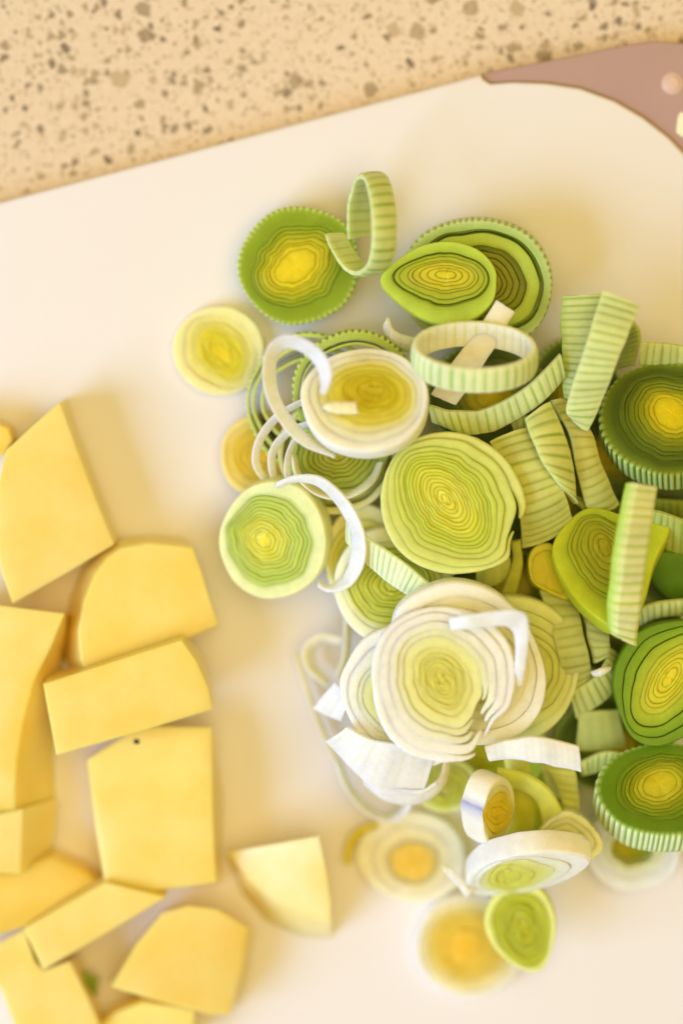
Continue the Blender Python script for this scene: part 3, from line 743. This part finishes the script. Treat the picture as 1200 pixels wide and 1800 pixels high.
# wedge and bar
leek_slice("bright lime slice cut open behind the upright striped bar", (1055, 985), 28, [(970, 965), (1000, 915), (1040, 893), (1100, 905), (1178, 915), (1150, 990), (1128, 1060), (1085, 1100), (1040, 1080), (995, 1030)],
           [0, .14, .24, .34, .44, .54, .64, .70, 1.0], pal([(0, (186, 172, 24)), (.5, (170, 172, 24)), (.7, (176, 184, 28)), (.85, (196, 206, 36)), (1, (200, 210, 44))]), core=(1064, 960), elong=.6, core_ang=60, slope=(.08, -.5), thick=9, seed=42, wave=.025)
leek_strip("bright striped bar standing upright in front of the lime slice", [(1104, 850, 42), (1084, 960, 46), (1072, 1060, 44), (1070, 1112, 40)], [(1150, 856, 38), (1134, 960, 42), (1122, 1060, 40), (1114, 1128, 36)], stripes=17, outer=((236, 242, 190), (188, 212, 90)), inner=((190, 220, 60), (180, 214, 50)), thick=4.2, edge=(196, 224, 70), seed=24, crown=.1)
leek_slice("small yellow half slice left of the lime slice", (966, 1008), 22, [(928, 985), (940, 960), (968, 955), (985, 985), (1000, 1030), (998, 1054), (965, 1042), (935, 1022)], [0, .82, 1.0], pal([(0, (206, 192, 14)), (.8, (206, 194, 16)), (1, (214, 206, 40))]), thick=7, seed=43, slope=(0, -.2))
leek_strip("ribbed strip tucked between the ribbed stack and the striped bar", [(1006, 872, 17), (1024, 900, 18), (1030, 925, 15)], [(1050, 900, 16), (1066, 915, 17), (1060, 945, 14)], stripes=5, outer=((196, 202, 106), (150, 166, 44)), seed=60)
leek_strip("ribbed leaf below the dark right edge slice", [(1100, 862, 15), (1140, 876, 16), (1230, 884, 16)], [(1104, 892, 10), (1140, 908, 11), (1230, 914, 11)], stripes=9, outer=((150, 164, 60), (104, 128, 22)), seed=61)
leek_strip("pale ribbed strip under the curved striped strip near the stack", [(900, 735, 20), (940, 728, 21), (985, 700, 21)], [(905, 770, 17), (945, 765, 18), (995, 730, 18)], stripes=7, outer=((204, 212, 122), (152, 176, 52)), seed=62)
# right edge
leek_strip("striped strip between the two slices at the right edge", [(1140, 895, 26), (1175, 905, 26), (1240, 930, 26)], [(1130, 925, 20), (1170, 965, 20), (1240, 1000, 20)], stripes=9, outer=((190, 202, 110), (130, 158, 46)), seed=25)
leek_strip("dark green leaf piece at the right edge below the striped strip", [(1135, 985, 20), (1170, 970, 21), (1250, 985, 21)], [(1140, 1010, 15), (1175, 1048, 16), (1250, 1062, 16)], outer=((104, 146, 34), (90, 132, 24)), seed=26, thick=2)
leek_strip("ribbed strip above the pointed slice at the right edge", [(1120, 1070, 22), (1160, 1058, 23), (1250, 1050, 23)], [(1125, 1098, 19), (1160, 1084, 20), (1250, 1078, 20)], stripes=11, outer=((212, 222, 150), (140, 170, 60)), seed=27)
leek_slice("deep green pointed slice at the right edge with a split layer", (1165, 1205), 29, [(1078, 1205), (1086, 1160), (1120, 1112), (1180, 1092), (1240, 1100), (1270, 1160), (1262, 1230), (1220, 1285), (1160, 1312), (1115, 1300), (1090, 1255)],
           [0, .12, .19, .26, .33, .40, .48, .66, .69, .84, .86, 1.0], pal([(0, (228, 212, 34)), (.3, (214, 206, 34)), (.5, (180, 190, 38)), (.66, (150, 176, 14)), (.8, (126, 160, 10)), (1, (108, 144, 8))]), core=(1178, 1190), elong=.5, core_ang=-55, tip=.2, thick=9, slope=(.05, -.1), seed=44, wave=.02, gap=.002, dz=[0] * 7 + [-1.6, 0, -1.2, -.3])
leek_slice("ribbed green slice at the bottom right with its striped side showing", (1165, 1390), 34, [(1046, 1380), (1070, 1335), (1120, 1312), (1180, 1306), (1250, 1325), (1285, 1375), (1278, 1425), (1230, 1462), (1165, 1470), (1100, 1456), (1060, 1420)],
           [0, .26, .34, .41, .48, .55, .62, .69, 1.0], pal([(0, (216, 204, 36)), (.25, (206, 198, 38)), (.45, (150, 160, 8)), (.65, (112, 142, 6)), (.9, (106, 142, 8)), (1, (136, 172, 30))]), core=(1158, 1376), elong=.7, core_ang=-20, slope=(.06, -.70), thick=13, ribs=52, seed=45, wave=.03, ribcol=((226, 234, 180), (140, 182, 70)))
# lower right strips
leek_strip("ribbed strip right of the white slices, leaning left", [(948, 1040, 20), (970, 1110, 25), (985, 1170, 25), (1000, 1225, 20)], [(1010, 1050, 20), (1022, 1100, 24), (1036, 1160, 24), (1040, 1200, 20)], stripes=11, outer=((204, 210, 136), (166, 182, 84)), thick=2, seed=28)
leek_strip("ribbed strip under the bar, right of the left leaning strip", [(1016, 1055, 20), (1030, 1110, 23), (1042, 1165, 22)], [(1058, 1075, 20), (1070, 1120, 23), (1072, 1150, 22)], stripes=7, outer=((206, 214, 140), (166, 184, 84)), thick=2, seed=29)
leek_strip("curved striped strip end beside the pointed right slice", [(1070, 1140, 20), (1062, 1168, 24), (1040, 1195, 24), (1000, 1218, 22)], [(1088, 1160, 18), (1082, 1200, 20), (1060, 1232, 20), (1014, 1262, 18)], stripes=9, outer=((214, 224, 156), (140, 168, 56)), seed=30)
leek_strip("ribbed block of leek below the curved striped strip end", [(1016, 1252, 19), (1050, 1250, 20), (1084, 1248, 19)], [(1014, 1318, 15), (1055, 1318, 16), (1100, 1312, 15)], stripes=0, outer=((196, 206, 124), (150, 172, 70)), seed=31)
leek_strip("small striped strip end above the bottom right slice", [(1016, 1342, 21), (1060, 1322, 22), (1108, 1326, 23)], [(1022, 1362, 18), (1056, 1356, 20), (1092, 1354, 21)], stripes=8, outer=((214, 224, 150), (140, 178, 60)), seed=32)

# ------------------------------------------------------------------ white slices
leek_slice("pale green slice fanned out behind the white slices", (900, 1180), 26, (118, 132, 20), [0, .2, .35, .5, .62, .74, .86, 1.0], pal([(0, (214, 208, 90)), (.6, (206, 210, 110)), (.85, (216, 222, 140)), (1, (226, 230, 164))]), thick=7, seed=46, slope=(-.06, .02), wave=.03)
leek_slice("white slice at the lower left behind the top white slice", (715, 1225), 32, [(597, 1215), (612, 1160), (650, 1115), (720, 1098), (800, 1120), (840, 1190), (830, 1290), (770, 1345), (700, 1345), (635, 1300)],
           [0, .2, .32, .44, .56, .68, .84, 1.0], WHITE, thick=7, seed=47, slope=(.10, -.03), wave=.02, gap=.0, fine=.005, groove=.018, lift=.2, line=(.96, .9, .7))
leek_slice("large white slice behind the top white slice, right side", (820, 1170), 36, [(688, 1130), (700, 1070), (750, 1034), (808, 1022), (872, 1042), (920, 1090), (950, 1150), (960, 1205), (945, 1260), (900, 1300), (820, 1310), (740, 1280), (700, 1210)],
           [0, .2, .32, .44, .54, .64, .74, .86, 1.0], WHITE, thick=7, seed=48, slope=(-.04, .05), wave=.02, gap=.0, fine=.005, groove=.018, lift=.2, line=(.96, .92, .7), dz=[0, 0, 0, 0, 0, 0, -.6, .4])
leek_slice("topmost white slice with yellow rings and a torn lower right edge", (775, 1200), 43, [(652, 1185), (668, 1120), (715, 1078), (780, 1066), (848, 1084), (892, 1126), (908, 1180), (898, 1240), (870, 1270), (848, 1310), (830, 1338), (770, 1340), (710, 1322), (668, 1270)],
           [0, .05, .09, .13, .17, .21, .25, .29, .34, .42, .54, .66, .77, .89, 1.0], WHITE, core=(778, 1196), elong=.72, core_ang=62, thick=8, seed=49, slope=(.02, -.10), wave=.022, gap=.0, fine=.004, groove=.012, lift=.12, line=(.96, .97, .78), arcs={10: (50, 388), 11: (58, 400), 12: (50, 403), 13: (62, 414)}, dz=[-.2] * 9 + [0, .2, .5, .3, 0], rag=1.6)
leek_strip("white band folded over the right side of the white slices", [(786, 1088, 45), (820, 1082, 48), (862, 1076, 49), (902, 1073, 50), (924, 1082, 49), (929, 1110, 47), (926, 1150, 45), (918, 1206, 42)], [(796, 1108, 45), (826, 1104, 47), (862, 1101, 47), (886, 1100, 47), (900, 1108, 46), (905, 1126, 45), (905, 1156, 44), (902, 1206, 42)], thick=.5, outer=((243, 245, 234), (240, 241, 222)), seed=33, crown=.15)
leek_strip("small white flake lying on the curved striped strip end", [(1040, 1180, 27), (1056, 1174, 28), (1072, 1172, 27)], [(1044, 1190, 27), (1058, 1188, 28), (1068, 1180, 27)], thick=.8, outer=WHITE2, seed=56, group="scraps of leek", name="leek_scrap", cat="leek scrap")
leek_strip("thin white shred at the lower edge of the broad white leaf piece", [(676, 1374, 30), (705, 1386, 30), (742, 1388, 30), (766, 1374, 30)], [(678, 1380, 29), (705, 1393, 29), (742, 1395, 29), (770, 1380, 29)], thick=.5, outer=WHITE2, seed=57)
leek_strip("pale strip hanging beside the middle slice, left of the ribbed stack", [(838, 1000, 22), (866, 996, 23), (892, 980, 22)], [(838, 1030, 18), (866, 1028, 19), (895, 1012, 18)], thick=1.4, outer=((204, 208, 110), (182, 190, 74)), seed=58)
leek_strip("white leaf scrap sticking out right of the white slices", [(850, 1312, 38), (900, 1300, 40), (950, 1296, 41), (1018, 1312, 40)], [(862, 1336, 36), (905, 1334, 38), (955, 1342, 39), (1020, 1356, 38)], thick=1.6, outer=WHITE2, seed=34)
leek_strip("broad white leaf piece hanging at the lower left of the white slices", [(608, 1278, 33), (650, 1300, 35), (700, 1310, 36), (762, 1325, 34)], [(573, 1302, 27), (620, 1352, 28), (670, 1392, 28), (742, 1398, 27)], thick=1.2, outer=WHITE2, seed=35, crown=.8)
leek_strip("small white flap left of the white slices", [(590, 1200, 24), (604, 1215, 26), (616, 1225, 26)], [(550, 1245, 19), (575, 1258, 20), (602, 1268, 22)], thick=1.2, outer=WHITE2, seed=36)
leek_strip("white ring arc below the broad white leaf piece", [(640, 1362, 26), (680, 1392, 26), (730, 1396, 26), (770, 1370, 27), (782, 1335, 28)], [(642, 1380, 22), (680, 1408, 22), (735, 1412, 22), (778, 1384, 23), (790, 1340, 24)], thick=1.0, outer=WHITE2, seed=37)
leek_strip("long thin white loop lying on the board below the white slices", [(590, 1340, 10), (606, 1385, 9), (640, 1428, 8), (682, 1446, 8), (712, 1432, 10), (728, 1406, 13)], [(598, 1338, 6), (614, 1380, 5), (645, 1418, 4), (682, 1434, 4), (706, 1420, 6), (720, 1400, 9)], thick=.9, outer=WHITE2, seed=38)
leek_strip("pale curl lying left of the white slices, out of focus", [(600, 1120, 9), (560, 1116, 9), (532, 1140, 8), (538, 1175, 7), (570, 1205, 7)], [(598, 1134, 5), (566, 1130, 5), (548, 1148, 4), (554, 1172, 3), (580, 1196, 3)], thick=1.0, outer=((252, 244, 216), (248, 236, 200)), seed=39)
leek_strip("blurred pale strand lying upright left of the white slices", [(606, 1085, 9), (603, 1150, 8), (590, 1190, 6)], [(616, 1085, 6), (612, 1150, 5), (600, 1194, 3)], thick=.9, outer=((250, 240, 204), (246, 232, 190)), seed=40)
leek_strip("faint long strand on the board between potatoes and leeks", [(518, 1150, 4), (535, 1210, 4), (560, 1280, 4), (590, 1345, 4)], [(522, 1148, 2), (540, 1206, 2), (566, 1276, 2), (596, 1342, 2)], thick=.8, outer=((250, 238, 200), (246, 230, 184)), seed=41)
leek_strip("blurred yellow green sliver beside the pale faded slice", [(664, 1446, 4), (630, 1458, 4), (610, 1485, 4), (606, 1518, 3)], [(664, 1456, 2), (638, 1468, 2), (620, 1490, 2), (615, 1518, 1)], thick=1, outer=((226, 208, 60), (214, 200, 50)), seed=42)

# ------------------------------------------------------------------ bottom pieces
leek_slice("pale lime slice peeping out below the white leaf pieces", (784, 1382), 11, (58, 48, 0), [0, .4, .6, .78, 1.0], pal([(0, (180, 170, 26)), (.7, (200, 196, 50)), (1, (232, 236, 150))]), thick=7, seed=50, slope=(.2, .1))
leek_slice("tilted slice with white side and yellow face in the lower heap", (876, 1430), 33, (64, 27, 98), [0, .3, .5, .7, .86, 1.0], pal([(0, (236, 200, 30)), (.7, (238, 208, 50)), (.85, (242, 236, 170)), (1, (244, 237, 214))]), slope=(-1.5, .45), thick=7, seed=43, wave=.02, line=(.94, .94, .8))
leek_strip("pale green curved band arching over the upright lime strip", [(872, 1352, 28), (925, 1362, 29), (966, 1392, 28), (994, 1442, 25)], [(880, 1378, 23), (918, 1388, 24), (946, 1412, 24), (958, 1470, 20)], thick=1.8, outer=((226, 230, 110), (206, 216, 76)), seed=44)
leek_strip("upright lime strip between the tilted yellow slice and the ragged piece", [(900, 1360, 20), (902, 1420, 20), (896, 1482, 15)], [(938, 1365, 20), (940, 1420, 20), (936, 1482, 15)], thick=2, outer=((202, 200, 56), (188, 188, 44)), seed=45)
leek_slice("pale ragged leek piece above the boat shaped white slice", (990, 1480), 27, [(945, 1470), (965, 1440), (1000, 1425), (1040, 1450), (1060, 1490), (1030, 1520), (985, 1530), (950, 1505)], [0, .4, .62, .8, 1.0], pal([(0, (228, 228, 130)), (1, (240, 238, 190))]), thick=7, seed=51, slope=(.1, -.1), rag=2.0)
leek_strip("pale leaf fragment above the ragged piece beside the right slice", [(950, 1345, 14), (985, 1352, 15), (1010, 1375, 14)], [(970, 1400, 12), (995, 1405, 12), (1020, 1425, 12)], thick=1.6, outer=((222, 222, 140), (206, 208, 110)), seed=46)
leek_slice("boat shaped white slice lying tilted at the bottom of the heap", (912, 1540), 30, [(818, 1556), (842, 1528), (890, 1508), (950, 1500), (1014, 1506), (1040, 1520), (1000, 1548), (940, 1566), (880, 1576), (836, 1574)], [0, .3, .5, .68, .84, 1.0], pal([(0, (214, 214, 76)), (.5, (222, 222, 100)), (.68, (232, 232, 150)), (.8, (242, 244, 220)), (1, (246, 242, 228))]), core=(888, 1544), slope=(.0, 1.5), thick=6.5, seed=52, wave=.02, line=(.95, .95, .85))
leek_strip("little white tail at the left end of the boat shaped slice", [(776, 1520, 25), (798, 1530, 24), (830, 1566, 22)], [(782, 1534, 24), (796, 1548, 23), (818, 1574, 21)], thick=1.1, outer=WHITE2, seed=48)
